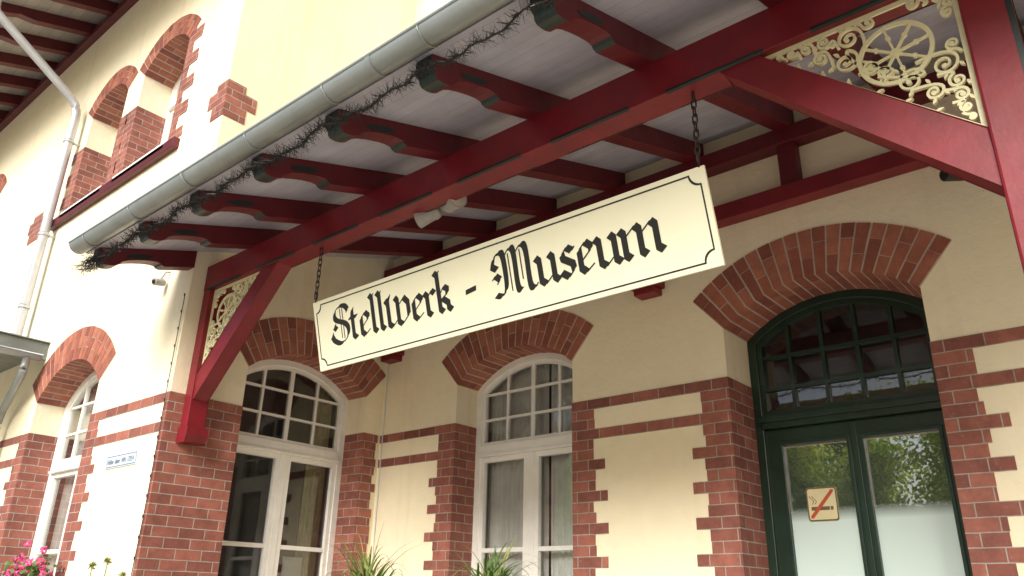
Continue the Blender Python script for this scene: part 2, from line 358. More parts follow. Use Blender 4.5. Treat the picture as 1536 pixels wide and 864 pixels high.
# windows ------------------------------------------------------
def window(P,U,zb,zs,rise,d0,ztr,zmid,cols,rows,mat=M_WHT,label=None,curtain=True,ochre=False,cols_low=1):
    u0,u1=U; um=(u0+u1)/2; fw=.07
    u0f,u1f=u0+.002,u1-.002
    mb=MB()
    mb.ringP(P,opening(u0f,u1f,zb,zs,rise),opening(u0f,u1f,zb,zs,rise,inset=fw),d0,d0+.09)
    mb.boxP(P,u0f+fw,u1f-fw,d0-.015,d0+.08,ztr-.045,ztr+.045)
    mb.boxP(P,u0f+fw-.01,u1f-fw+.01,d0-.035,d0+.05,ztr-.07,ztr-.045)
    mb.boxP(P,um-.04,um+.04,d0+.005,d0+.08,zb+fw,ztr-.07)
    w=mk("window",mb,mat,bld,label=label,bevel=.004)
    mb=MB(); dm=d0+.03
    a0=u0+fw; a1=u1-fw
    inz=lambda u:arch_z(u,u0,u1,zs,rise,fw)
    for i in range(1,cols):
        u=a0+(a1-a0)*i/cols; wd=.022 if (i*2==cols) else .013
        mb.boxP(P,u-wd,u+wd,dm,dm+.04,ztr+.045,inz(u)+.01)
    zt=zs+rise-fw
    for j in range(1,rows):
        z=ztr+.045+(zt-ztr-.045)*j/rows
        h=arch_u(z,u0,u1,zs,rise,fw)
        mb.boxP(P,um-h,um+h,dm+.003,dm+.037,z-.012,z+.012)
    mb.ringP(P,opening(u0f,u1f,ztr+.045-fw,zs,rise,inset=fw),opening(u0f,u1f,ztr+.045-fw,zs,rise,inset=fw+.035),d0+.02,d0+.07)
    mk("muntin",mb,mat,w)
    for (a,b) in ((a0,um-.04),(um+.04,a1)):
        mb=MB()
        o=[(a,zb+fw),(b,zb+fw),(b,ztr-.07),(a,ztr-.07)]; s=.05
        i_=[(a+s,zb+fw+s),(b-s,zb+fw+s),(b-s,ztr-.07-s),(a+s,ztr-.07-s)]
        mb.ringP(P,o,i_,d0+.012,d0+.065)
        mb.boxP(P,a+s,b-s,d0+.018,d0+.06,zmid-.02,zmid+.02)
        mk("sash",mb,mat,w,bevel=.003)
    mb=MB(); op=opening(u0f,u1f,zb,zs,rise,inset=.03)
    mb.add([P(a,d0+.05,b) for a,b in op],[tuple(range(len(op)))])
    mk("pane",mb,M_GLASS,w)
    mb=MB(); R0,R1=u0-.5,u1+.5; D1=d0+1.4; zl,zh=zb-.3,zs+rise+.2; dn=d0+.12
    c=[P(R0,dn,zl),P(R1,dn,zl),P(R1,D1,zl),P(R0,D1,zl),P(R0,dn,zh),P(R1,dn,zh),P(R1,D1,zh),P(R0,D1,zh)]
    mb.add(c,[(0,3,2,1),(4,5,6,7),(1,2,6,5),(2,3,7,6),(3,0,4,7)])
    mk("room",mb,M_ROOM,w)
    if curtain:
        for (a,b) in curtain:
            n=max(20,int((b-a)*110)); mb=MB(); vs=[];fs=[]
            for i in range(n+1):
                u=a+(b-a)*i/n; dd=d0+.17+.016*math.sin(i*.95+.6*math.sin(i*.21))+.008*math.sin(i*2.3)
                vs+=[P(u,dd,zb-.1),P(u,dd,arch_z(u,u0,u1,zs,rise) -.02)]
            for i in range(n): fs.append((2*i,2*i+2,2*i+3,2*i+1))
            mb.add(vs,fs); mk("curtain",mb,M_CURTY if ochre else M_CURT,w,smooth=True)
    mb=MB(); mb.boxP(P,u0-.06,u1+.06,-.07,d0,zb-.07,zb+.012); mk("window_sill",mb,M_WHT,w,bevel=.005)
    return w
window(PB,W2,SILL,ZS,RI,.30,1.41,.46,4,3,label="white arched casement window with grey curtains",curtain=[(W2[0]+.05,W2[0]+.80),(W2[1]-.60,W2[1]-.05)])
window(PS,W1,SILL,ZS,RI,.30,1.41,.46,4,3,label="white arched casement window in side wall",curtain=[(W1[1]-.34,W1[1]-.10)],ochre=True)
window(PF,WL,SILL,ZL,RL,.30,1.30,.40,4,3,label="white arched casement window above flower box",curtain=[(WL[0]+.05,WL[0]+.80),(WL[1]-.72,WL[1]-.05)])
for i,w in enumerate((UR,UL,UX)):
    window(PF,w,4.57,6.05,.26,.36,5.75,5.15,2,1,label="white upper storey arched window",curtain=[(w[0]+.08,w[1]-.08)])
mb=MB(); mb.boxP(PS,4.75,4.98,.42,.425,.05,.38); mk("paper",mb,M_PAPER,bld)
# door -----------------------------------------------------------
d0=.42; u0,u1=DO; um=(u0+u1)/2; ztr=1.36
mb=MB(); fw=.07
mb.ringP(PB,opening(u0+.002,u1-.002,DB,ZS,RI),opening(u0+.002,u1-.002,DB,ZS,RI,inset=fw),d0,d0+.12)
mb.boxP(PB,u0+fw,u1-fw,d0-.03,d0+.10,ztr-.06,ztr+.05)
mb.boxP(PB,u0+fw-.01,u1-fw+.01,d0-.055,d0+.05,ztr-.015,ztr+.03)
door=mk("door",mb,M_GRN,bld,label="dark green arched double door with fanlight",bevel=.005)
mb=MB()
for i in range(1,5):
    u=u0+fw+(u1-u0-2*fw)*i/5
    mb.boxP(PB,u-.014,u+.014,d0+.03,d0+.08,ztr+.05,arch_z(u,u0,u1,ZS,RI,fw)+.01)
for z in (1.62,1.88):
    h=arch_u(z,u0,u1,ZS,RI,fw); mb.boxP(PB,um-h,um+h,d0+.033,d0+.077,z-.014,z+.014)
mb.ringP(PB,opening(u0+.002,u1-.002,ztr-.02,ZS,RI,inset=fw),opening(u0+.002,u1-.002,ztr-.02,ZS,RI,inset=fw+.04),d0+.02,d0+.09)
mk("fanlight_bar",mb,M_GRN,door)
panes=[(-2.34,-1.86),(-1.74,-1.24)]
for (a,b,pa,pb) in ((u0+fw,-1.803,*panes[0]),(-1.797,u1-fw,*panes[1])):
    mb=MB(); o=[(a,DB+.02),(b,DB+.02),(b,ztr-.062),(a,ztr-.062)]; i_=[(pa,-.45),(pb,-.45),(pb,1.17),(pa,1.17)]
    mb.ringP(PB,o,i_,d0+.03,d0+.085)
    o2=[(pa-.025,-.475),(pb+.025,-.475),(pb+.025,1.195),(pa-.025,1.195)]
    mb.ringP(PB,o2,i_,d0+.015,d0+.0305)
    mk("door_leaf",mb,M_GRN,door,bevel=.003)
    mb=MB(); mb.add([PB(pa-.01,d0+.055,-.46),PB(pb+.01,d0+.055,-.46),PB(pb+.01,d0+.055,1.18),PB(pa-.01,d0+.055,1.18)],[(0,1,2,3)])
    mk("pane",mb,M_DGLASS,door)
    mb=MB(); mb.add([PB(pa-.01,d0+.050,-.46),PB(pb+.01,d0+.050,-.46),PB(pb+.01,d0+.050,1.18),PB(pa-.01,d0+.050,1.18)],[(0,1,2,3)])
    mk("frosted_film",mb,M_FROST,door)
mb=MB(); mb.boxP(PB,-1.82,-1.78,d0+.012,d0+.03,DB+.03,ztr-.07); mk("astragal",mb,M_GRN,door,bevel=.004)
mb=MB(); mb.tube([PB(-1.77,d0+.02,-.28),PB(-1.77,d0-.05,-.28),PB(-1.66,d0-.05,-.28)],.011,8); mk("handle",mb,M_IRON,door,smooth=True)
mb=MB(); op=opening(u0,u1,ztr,ZS,RI,inset=.03); mb.add([PB(a,d0+.06,b) for a,b in op],[tuple(range(len(op)))]); mk("fanlight_pane",mb,M_GLASS,door)
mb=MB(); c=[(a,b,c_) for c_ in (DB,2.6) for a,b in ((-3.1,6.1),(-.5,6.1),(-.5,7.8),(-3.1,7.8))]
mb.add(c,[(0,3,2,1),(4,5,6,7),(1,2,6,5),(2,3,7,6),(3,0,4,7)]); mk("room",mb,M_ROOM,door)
# downpipe ---------------------------------------------------------
def arcpath(p,n=6):
    out=[Vector(p[0])]
    for i in range(1,len(p)-1):
        a,b,c=Vector(p[i-1]),Vector(p[i]),Vector(p[i+1]); r=min(.18,(a-b).length*.45,(c-b).length*.45)
        s=b+(a-b).normalized()*r; e=b+(c-b).normalized()*r
        for k in range(n+1):
            t=k/n; out.append(s*(1-t)**2+b*2*t*(1-t)+e*t*t)
    out.append(Vector(p[-1])); return out
mb=MB(); PX=-10.6
mb.tube(arcpath([(PX,1.72,7.25),(PX,1.74,7.1),(PX,2.98,6.28),(PX,2.98,2.9)]),.058,14)
for z in (5.7,4.3,3.3): mb.tube([(PX,2.98,z-.02),(PX,2.98,z+.02)],.068,14)
mb.box(PX-.015,PX+.015,2.98,3.13,5.69,5.71); mb.box(PX-.015,PX+.015,2.98,3.13,4.29,4.31)
mk("downpipe",mb,M_ZINC2,bld,smooth=True)
# eave ---------------------------------------------------------------
es=.34; ez=lambda y:8.02+(y-YF)*es
mb=MB(); mb.add([(-18,1.7,ez(1.7)),(-6.2,1.7,ez(1.7)),(-6.2,YF,ez(YF)),(-18,YF,ez(YF)),(-18,1.7,ez(1.7)+.04),(-6.2,1.7,ez(1.7)+.04),(-6.2,YF,ez(YF)+.04),(-18,YF,ez(YF)+.04)],[(0,3,2,1),(4,5,6,7),(0,1,5,4),(1,2,6,5),(2,3,7,6),(3,0,4,7)])
mk("eave",mb,M_EAVE,bld)
x=-17.6
while x<-6.2:
    mb=MB(); PR=lambda u,d,z,x=x:(x+d,u,z)
    prof=[(1.74,ez(1.74)),(1.74,ez(1.74)-.08),(1.82,ez(1.82)-.13),(1.95,ez(1.95)-.16),(2.1,ez(2.1)-.13),(2.3,ez(2.3)-.18),(YF+.02,ez(YF)-.18),(YF+.02,ez(YF))]
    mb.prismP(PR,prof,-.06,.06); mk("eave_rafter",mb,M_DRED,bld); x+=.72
mb=MB()
mb.box(-18,-6.3,3.02,3.12,7.74,7.86)
mk("eave_purlin",mb,M_DRED,bld)
def halfgutter(mb,A,B,r,side,n=12,t=.004):
    A,B,side=Vector(A),Vector(B),Vector(side); up=Vector((0,0,1)); vs=[];fs=[]
    for rr in (r,r-t):
        for P0 in (A,B):
            for k in range(n+1):
                a=math.pi*k/n; vs.append(P0+side*rr*math.cos(a)-up*rr*math.sin(a))
    m=n+1
    for k in range(n):
        fs.append((k,k+1,m+k+1,m+k)); fs.append((2*m+k,3*m+k,3*m+k+1,2*m+k+1))
    mb.add(vs,fs)
    for P0 in (A,B):
        vs=[P0+side*(r+.001)*math.cos(math.pi*k/n)-up*(r+.001)*math.sin(math.pi*k/n) for k in range(n+1)]
        mb.add(vs,[tuple(range(n+1))])
    mb.tube([A+side*r,B+side*r],.010,8); mb.tube([A-side*r,B-side*r],.007,8)
mb=MB(); halfgutter(mb,(-18,1.66,7.50),(-6.2,1.66,7.50),.075,(0,-1,0)); mk("eave_gutter",mb,M_ZINC2,bld,smooth=True)
mb=MB(); mb.add([(-18,1.6,7.62),(-6,1.6,7.62),(-6,6,9.3),(-18,6,9.3)],[(0,1,2,3)]); mk("roof",mb,M_ROOF,bld)
mb=MB(); PX2=-9.82
mb.box(-13,PX2,1.3,YF,2.60,2.70); mb.box(-13,PX2+.03,1.27,YF,2.70,2.715)
mb.box(PX2-.02,PX2+.012,1.28,YF,2.50,2.60)
mk("porch_roof",mb,M_ZINCD,bld,bevel=.004)
mb=MB(); halfgutter(mb,(PX2+.07,1.3,2.52),(PX2+.07,YF-.08,2.52),.06,(1,0,0)); mk("porch_gutter",mb,M_ZINC,bld,smooth=True)
mb=MB(); mb.tube(arcpath([(PX2+.07,2.9,2.47),(PX2+.07,2.9,2.30),(-10.5,3.0,1.9),(-10.5,3.0,-1.5)]),.042,12); mk("porch_downpipe",mb,M_ZINC,bld,smooth=True)
# ---------------------------------------------------------------- CANOPY
cano=empty("canopy",(-3,4,0),"dark red timber canopy with white boards, zinc gutter and ornamental brackets","canopy")
SL=.32; rb=lambda y:2.86+(y-3.25)*SL; RH=.165; XR=3.2
BY0,BY1=3.25,3.43; BZ0,BZ1=2.62,2.87
mb=MB(); mb.box(XW+.005,XR,BY0,BY1,BZ0,BZ1); mk("beam",mb,M_RED,cano,bevel=.006)
mb=MB()
xr=[-6.64+.8*i for i in range(13)]
for i in range(len(xr)-1):
    a,b=xr[i]+.12,xr[i+1]-.12
    if a<XW+.02: a=XW+.1
    mb.hexa([(a,BY0-.003,BZ0+.004),(b,BY0-.003,BZ0+.004),(b,BY0+.012,BZ0-.003),(a,BY0+.012,BZ0-.003),(a,BY0-.003,BZ0+.018),(b,BY0-.003,BZ0+.018),(b,BY0+.02,BZ0+.017),(a,BY0+.02,BZ0+.017)])
    mb.hexa([(a,BY1-.012,BZ0-.003),(b,BY1-.012,BZ0-.003),(b,BY1+.003,BZ0+.004),(a,BY1+.003,BZ0+.004),(a,BY1-.02,BZ0+.02),(b,BY1-.02,BZ0+.02),(b,BY1+.003,BZ0+.022),(a,BY1+.003,BZ0+.022)])
mk("beam_trim",mb,M_DGRN,cano)
for i,x in enumerate(xr):
    yend=YB-.01 if i>0 else YF+.0
    y0=2.29; q=lambda s,t:(y0+s, rb(y0+s)+t)
    pr=[(0,RH),(0,.085),(.015,.075),(.03,.055),(.035,.03),(.055,.012),(.09,.002),(.13,.0),(.16,.006),(.18,.022),(.20,.040),(.25,.052),(.32,.056),(.40,.055),(.47,.048),(.515,.034),(.53,.015),(.56,0)]
    poly=[q(s,t) for s,t in pr]+[(yend,rb(yend)),(yend,rb(yend)+RH)]
    side=[1,1,1,1,1,1,1,0,0,0,0,0,0,0,0,1,1]+[0,0,0]
    mb=MB(); PR=lambda u,d,z,x=x:(x+d,u,z)
    mb.prismP(PR,poly,-.062,.062,0,side)
    for dd in (-.0645,.0625):
        lens=[]
        for k in range(13): 
            a=math.pi*k/12; lens.append((.33+.115*-math.cos(a),.092+.020*math.sin(a)))
        for k in range(1,12):
            a=math.pi*k/12; lens.append((.33+.115*math.cos(a),.092-.026*math.sin(a)))
        mb.prismP(PR,[q(s,t) for s,t in lens],dd,dd+.002,1)
    mk("rafter",mb,[M_RED_SHADE,M_DGRN],cano,bevel=.003)
def slab(x0,x1,y0,y1,off,th,mat,name):
    mb=MB(); z=lambda y:rb(y)+RH+off
    mb.hexa([(x0,y0,z(y0)),(x1,y0,z(y0)),(x1,y1,z(y1)),(x0,y1,z(y1)),(x0,y0,z(y0)+th),(x1,y0,z(y0)+th),(x1,y1,z(y1)+th),(x0,y1,z(y1)+th)])
    return mk(name,mb,mat,cano)
slab(-6.80,XR,2.26,YB-.002,.001,.022,M_SOF,"ceiling_boards")
slab(-6.82,XR+.02,2.22,YB-.002,.024,.02,M_ROOF,"roof_sheet")
mb=MB(); GY,GZ=2.185,2.755
halfgutter(mb,(-6.78,GY,GZ),(XR,GY,GZ),.078,(0,-1,0),16)
x=-6.5
while x<XR:
    a=[(x,GY-.083*math.cos(math.pi*k/10),GZ-.083*math.sin(math.pi*k/10)) for k in range(11)]
    mb.tube(a,.006,6); x+=.8
for x in (-4.9,-2.9,-.9):
    vs=[];fs=[]
    for xx in (x-.02,x+.02):
        for k in range(13):
            a=math.pi*k/12; vs.append((xx,GY-.0825*math.cos(a),GZ-.0825*math.sin(a)))
    for k in range(12): fs.append((k,k+1,14+k,13+k))
    mb.add(vs,fs)
mk("gutter",mb,M_ZINC,cano,smooth=True)
mb=MB(); mb.box(XW+.01,5,5.36,5.495,2.90,3.04); mk("wall_plate",mb,M_RED,cano,bevel=.005)
mb=MB(); mb.box(XW+.01,5,5.35,5.497,3.40,3.54); mk("wall_plate",mb,M_RED_SHADE,cano,bevel=.005)
for x in (-5.0,-3.4,-1.84,-.2,1.4):
    mb=MB(); mb.box(x-.07,x+.07,5.38,5.49,3.04,3.40); mk("strut",mb,M_RED_SHADE,cano,bevel=.004)
for x in (-6.42,-3.16,.1):
    mb=MB(); mb.box(x-.13,x+.13,5.34,5.498,2.50,2.90); mb.box(x-.10,x+.10,5.36,5.497,2.44,2.50); mk("corbel",mb,M_RED,cano,bevel=.006)
PXL,PXR=(XW+.006,XW+.12),(-.30,-.12)
mb=MB(); mb.box(PXL[0],PXL[1],BY0+.005,BY1-.005,1.34,BZ0); 
PRr=lambda u,d,z:(u,BY0+.005+d,z)
mb.prismP(PRr,[(PXL[0],1.22),(PXL[1]+.03,1.22),(PXL[1]+.06,1.28),(PXL[1]+.06,1.34),(PXL[0],1.34)],-.012,.182)
mk("post",mb,M_RED,cano,label="short red wall post ending on brick pier",bevel=.006)
mb=MB(); mb.box(PXR[0],PXR[1],BY0-.004,BY1+.004,-1.6,BZ0); mk("post",mb,M_RED,cano,label="tall red canopy post with dark green edges",bevel=.012)
for yy in (BY0-.007,BY1-.009):
    mb=MB(); mb.box(PXR[1]-.018,PXR[1]+.003,yy,yy+.016,-1.5,BZ0-.12); mk("post_trim",mb,M_DGRN,cano)
# braces + ornament ------------------------------------------------------
def brace(cx,sg,legu,legv,bu,bv):
    m=lambda u,v:(cx+sg*u,BZ0-v)
    P2=lambda u,d,z:(u,BY0+.02+d,z)
    mb=MB()
    poly=[m(legu,0),m(legu+bu,0),m(0,legv+bv),m(0,legv)]
    mb.prismP(P2,poly,0,.14)
    br=mk("brace",mb,M_RED,cano,bevel=.006)
    mb=MB(); cnt=[0]
    T=.012; yc=BY0+.055
    def ribbon(pts,w,w1=None):
        cnt[0]+=1; t=T/2+cnt[0]*.00005
        w1=w if w1 is None else w1
        n=len(pts); L=[];Rr=[]
        for i,p in enumerate(pts):
            a=pts[max(0,i-1)]; b=pts[min(n-1,i+1)]
            dx,dy=b[0]-a[0],b[1]-a[1]; l=math.hypot(dx,dy) or 1
            ww=(w+(w1-w)*i/(n-1))/2; L.append((p[0]-dy/l*ww,p[1]+dx/l*ww)); Rr.append((p[0]+dy/l*ww,p[1]-dx/l*ww))
        vs=[];fs=[]
        for (a,b) in zip(L,Rr):
            for (q,y) in ((a,yc-t),(b,yc-t),(b,yc+t),(a,yc+t)):
                X,Z=m(*q); vs.append((X,y,Z))
        for i in range(n-1):
            for k in range(4): fs.append((4*i+k,4*i+(k+1)%4,4*(i+1)+(k+1)%4,4*(i+1)+k))
        fs.append((0,1,2,3)); fs.append((4*n-4,4*n-3,4*n-2,4*n-1))
        mb.add(vs,fs)
    def disc(c,r): 
        cnt[0]+=1; t=T/2+.002+cnt[0]*.00003
        n=12; vs=[]
        for y in (yc-t,yc+t):
            for k in range(n):
                X,Z=m(c[0]+r*math.cos(2*math.pi*k/n),c[1]+r*math.sin(2*math.pi*k/n)); vs.append((X,y,Z))
        mb.add(vs,[tuple(range(n)),tuple(range(2*n-1,n-1,-1))]+[(k,(k+1)%n,n+(k+1)%n,n+k) for k in range(n)])
    def leaf(c,ang,l,w):
        pts=[(c[0]+math.cos(ang)*l*t,c[1]+math.sin(ang)*l*t) for t in (0,.25,.5,.75,1)]
        cnt[0]+=1; t=T/2+cnt[0]*.00005; ws=(.15,.8,1,.6,.05); vs=[];fs=[]
        nx,ny=-math.sin(ang),math.cos(ang)
        for p,wi in zip(pts,ws):
            for (s_,y) in ((1,yc-t),(-1,yc-t),(-1,yc+t),(1,yc+t)):
                X,Z=m(p[0]+nx*s_*wi*w/2,p[1]+ny*s_*wi*w/2); vs.append((X,y,Z))
        for i in range(4):
            for k in range(4): fs.append((4*i+k,4*i+(k+1)%4,4*(i+1)+(k+1)%4,4*(i+1)+k))
        mb.add(vs,fs)
    def spiral(cx_,cy_,r,a0,turns,hand,w=.014,tail=None):
        pts=[]
        n=int(22*turns)+4
        for i in range(n+1):
            t=i/n; rr=r*(1-t*.80); a=a0+hand*2*math.pi*turns*t
            pts.append((cx_+rr*math.cos(a),cy_+rr*math.sin(a)))
        if tail:
            p1=pts[0]; tx,ty=math.sin(a0)*hand,-math.cos(a0)*hand; c1=(p1[0]+tx*r*.9,p1[1]+ty*r*.9)
            lead=[]
            for k in range(7):
                t=k/7; lead.append((tail[0]*(1-t)**2+c1[0]*2*t*(1-t)+p1[0]*t*t,tail[1]*(1-t)**2+c1[1]*2*t*(1-t)+p1[1]*t*t))
            pts=lead+pts
        ribbon(pts,w,w*.7); disc(pts[-1],w*.85)
    fwid=.024; hyp=math.hypot(legu,legv)
    ribbon([(0+.012,.012),(legu*.985,.012)],fwid); ribbon([(.012,0.0),(.012,legv*.985)],fwid); ribbon([(legu*.98,.012),(.012,legv*.98)],fwid)
    r_in=legu*legv/(legu+legv+hyp); c=r_in*1.08; R=r_in*.62
    cxx=c*1.06
    ring=[(cxx+R*math.cos(2*math.pi*k/40),c+R*math.sin(2*math.pi*k/40)) for k in range(41)]; ribbon(ring,.020)
    for k in range(8):
        a=2*math.pi*k/8+.2; ribbon([(cxx+.01*math.cos(a),c+.01*math.sin(a)),(cxx+R*math.cos(a),c+R*math.sin(a))],.010)
        disc((cxx+R*.6*math.cos(a),c+R*.6*math.sin(a)),.011)
    disc((cxx,c),.022)
    S=1/.80
    items=[(.062,.062,.040,2.2,1.35,1,(.022,.13)),
           (.160,.045,.024,2.9,1.2,-1,(.11,.03)),(.330,.050,.028,.2,1.2,1,(.385,.028)),
           (.415,.092,.054,3.6,1.45,1,(.36,.19)),(.440,.215,.056,4.3,1.5,-1,(.36,.33)),
           (.515,.060,.034,2.6,1.35,-1,(.46,.125)),(.535,.145,.036,4.4,1.35,1,(.49,.225)),
           (.590,.060,.030,3.2,1.3,1,(.545,.115)),(.655,.052,.024,2.8,1.3,-1,(.62,.095)),(.712,.042,.014,3.0,1.2,1,(.68,.07)),
           (.345,.300,.034,5.2,1.3,1,(.30,.385))]
    U,V=legu*S,legv*S; Rm=(U+V)/2
    for (a,b,r,st,tn,h,tl) in items:
        spiral(a*U,b*V,r*Rm,st,tn,h,.0135,(tl[0]*U,tl[1]*V))
        spiral(b*U,a*V,r*Rm,math.pi/2-st,tn,-h,.0135,(tl[1]*U,tl[0]*V))
        an=math.atan2(b-tl[1],a-tl[0])
        if r>.028:
            for da in (-.2,1.0):
                leaf(((a+r*math.cos(an+da)*.95)*U,(b+r*math.sin(an+da)*.95)*V),an+da+.6,.032,.015); leaf(((b+r*math.sin(an+da)*.95)*U,(a+r*math.cos(an+da)*.95)*V),math.pi/2-an-da-.6,.032,.015)
    for t in (.2,.32,.44,.56,.68,.8):
        leaf((legu*(1-t)-.005,legv*t-.005),math.atan2(-legu,-legv)+ (.6 if t<.5 else -.6),.036,.016)
    mk("ornament",mb,M_ORN,br)
brace(-.30,-1,.90,.80,.20,.26)
brace(PXL[1],1,.82,.80,.22,.23)
# ---------------------------------------------------------------- SIGN
SX0,SX1=-4.95,-1.575; SW=SX1-SX0
top=Vector((0,3.34,2.155)); bot=Vector((0,3.485,1.630)); upv=(top-bot); SH=upv.length; upv.normalize(); nrm=Vector((0,-upv.z,upv.y))
if nrm.y>0: nrm=-nrm
def SP(u,w,v):
    p=Vector((SX0+u,bot.y,bot.z))+upv*v+nrm*w; return tuple(p)
mb=MB(); mb.boxP(SP,0,SW,-.020,0,0,SH)
sign=mk("hanging_sign",mb,M_CREAM,None,"long cream museum sign with black blackletter lettering hanging on two chains","sign",bevel=.003)
def border_path(ins,r):
    pts=[]
    for (cx_,cz,a0) in ((ins,ins,90),(SW-ins,ins,180),(SW-ins,SH-ins,270),(ins,SH-ins,0)):
        for k in range(9):
            a=math.radians(a0-90*k/8); pts.append((cx_+r*math.cos(a),cz+r*math.sin(a)))
    return pts
mb=MB(); o=border_path(.030,.060); i_=border_path(.039,.060)
mb.ringP(SP,o,i_,.0008,.0016); mk("border",mb,M_BLK,sign)
NA=math.radians(40)
def glyphs():
    G={}
    G['l']=([[(-.11,1.50),(0,1.38),(0,.18),(.13,.06)],[(0,1.38),(.12,1.52)]],.36)
    G['t']=([[(.04,1.20),(0,1.08),(0,.18),(.13,.06),(.22,.15)],[(-.16,.88),(.22,.88)]],.42)
    G['e']=([[(.0,.74),(0,.20),(.14,.06),(.40,.25)],[(-.0,.74),(.20,.92),(.36,.76)],[(.36,.76),(.34,.66),(.04,.40)]],.60)
    G['w']=([[(-.10,1.10),(0,.96),(0,.18),(.14,.06)],[(.14,.06),(.44,.32)],[(.34,1.10),(.44,.96),(.44,.18),(.58,.06)],[(.58,.06),(.90,.34)],[(.44,.74),(.74,1.0)],[(.72,1.02),(.90,.80),(.90,.34),(.58,.06)],[(-.02,.92),(.10,1.22)]],1.14)
    G['r']=([[(-.11,.9),(0,.78),(0,.18),(.13,.06)],[(0,.68),(.20,.93),(.33,.80)]],.50)
    G['k']=([[(-.11,1.50),(0,1.38),(0,.18),(.12,.06)],[(0,.64),(.22,.93),(.36,.82),(.34,.66),(.06,.50)],[(.12,.54),(.34,.34),(.34,.18),(.46,.06)],[(0,1.38),(.12,1.52)]],.62)
    G['u']=([[(-.11,.9),(0,.78),(0,.18),(.14,.06)],[(.14,.06),(.44,.32)],[(.33,.9),(.44,.78),(.44,.18),(.57,.06)]],.72)
    G['s']=([[(.34,.80),(.18,.93),(.02,.76),(.04,.62),(.32,.42),(.34,.24),(.16,.06),(-.06,.24)],[(.34,.80),(.44,.90)]],.56)
    G['m']=([[(-.11,.9),(0,.78),(0,.18),(.12,.06)],[(0,.64),(.33,.93)],[(.33,.93),(.44,.80),(.44,.18),(.56,.06)],[(.44,.64),(.77,.93)],[(.77,.93),(.88,.80),(.88,.18),(1.01,.06)]],1.18)
    G['S']=([[(.80,1.24),(.66,1.42),(.40,1.46),(.16,1.30),(.10,1.08),(.22,.92),(.58,.76),(.74,.56),(.72,.28),(.52,.08),(.26,.02),(-.02,.18)],[(-.02,.18),(-.12,.36),(-.02,.50)],[.3,(.40,1.36),(.40,.20)],[.3,(.52,1.36),(.52,.16)],[(.80,1.24),(.70,1.14)],[(.14,.82),(.04,.70),(.16,.58)]],1.0)
    G['M']=([[(-.14,1.04),(-.04,1.30),(.14,1.42),(.28,1.28),(.28,.36),(.10,.08),(-.12,.14)],[(-.14,1.04),(.02,.92)],[(.28,1.20),(.52,1.46),(.66,1.30),(.66,.24),(.78,.10)],[.3,(.46,1.32),(.46,.14)],[(.66,1.20),(.92,1.46),(1.08,1.28),(1.08,.22),(1.22,.06),(1.34,.18)],[(-.20,.62),(-.07,.74),(.08,.60),(-.04,.46)],[.3,(.87,1.34),(.87,.40)]],1.46)
    return G
G=glyphs(); lay=[0]
def word(txt,x0,x1,base,xh,nw=.222):
    quads=[]; x=0
    for c in txt:
        sts,a=G[c]
        for st in sts:
            w=nw
            if not isinstance(st[0],tuple): w=nw*st[0]; st=st[1:]
            pts=[Vector(p) for p in st]
            if c in 'SM' and len(pts)>4:
                q=[]
                for i in range(len(pts)-1):
                    p0=pts[max(0,i-1)];p1=pts[i];p2=pts[i+1];p3=pts[min(len(pts)-1,i+2)]
                    for k in range(5):
                        t=k/5; q.append(.5*((2*p1)+(p2-p0)*t+(2*p0-5*p1+4*p2-p3)*t*t+(3*p1-p0-3*p2+p3)*t**3))
                q.append(pts[-1]); pts=q
            nx,ny=math.cos(NA)*w/2,math.sin(NA)*w/2
            for i in range(len(pts)-1):
                a_,b_=pts[i],pts[i+1]; d=(b_-a_)
                cs=[(a_.x-nx,a_.y-ny),(a_.x+nx,a_.y+ny),(b_.x+nx,b_.y+ny),(b_.x-nx,b_.y-ny)]
                if abs(d.x*ny-d.y*nx)/(d.length or 1)<.03:
                    px,py=-d.y/d.length*.020,d.x/d.length*.020
                    cs=[(a_.x-px,a_.y-py),(a_.x+px,a_.y+py),(b_.x+px,b_.y+py),(b_.x-px,b_.y-py)]
                quads.append([(x+p,z) for p,z in cs])
        x+=a
    lo=min(p for q in quads for p,_ in q); hi=max(p for q in quads for p,_ in q)
    mb=MB()
    for q in quads:
        lay[0]+=1; ww=.001+lay[0]*.000006
        mb.add([SP(x0+(p-lo)/(hi-lo)*(x1-x0),ww,base+z*xh) for p,z in q],[(0,1,2,3)])
    mk("lettering",mb,M_BLK,sign)
word("Stellwerk",.175,1.485,.168,.194)
mb=MB(); mb.add([SP(u,.0015,v) for u,v in ((1.60,.245),(1.695,.257),(1.70,.290),(1.605,.278))],[(0,1,2,3)]); mk("lettering",mb,M_BLK,sign)
word("Museum",1.835,3.085,.155,.205)
def chain(x,ztop,zb_):
    mb=MB(); L=.062; z=ztop; k=0
    y=3.335
    while z>zb_:
        pts=[]
        for i in range(17):
            a=2*math.pi*i/16; hx=.013*math.cos(a); hz=(L/2-.013)*(1 if math.sin(a)>0 else -1)*(0 if abs(math.sin(a))<1e-6 else 1)+.013*math.sin(a)
            pts.append((x+(hx if k%2 else 0),y+(0 if k%2 else hx),z-L/2+hz))
        mb.tube(pts,.0045,6,cap=False); z-=L-.014; k+=1
    mb.tube([(x,y,ztop+.02),(x,y,ztop-.012)],.006,6); mb.tube([(x,y,zb_+.05),(x,y+.004,zb_-.04)],.005,6)
    mk("chain",mb,M_IRON,sign,smooth=True)
chain(-4.91,BZ0,2.19); chain(-1.60,BZ0,2.19)
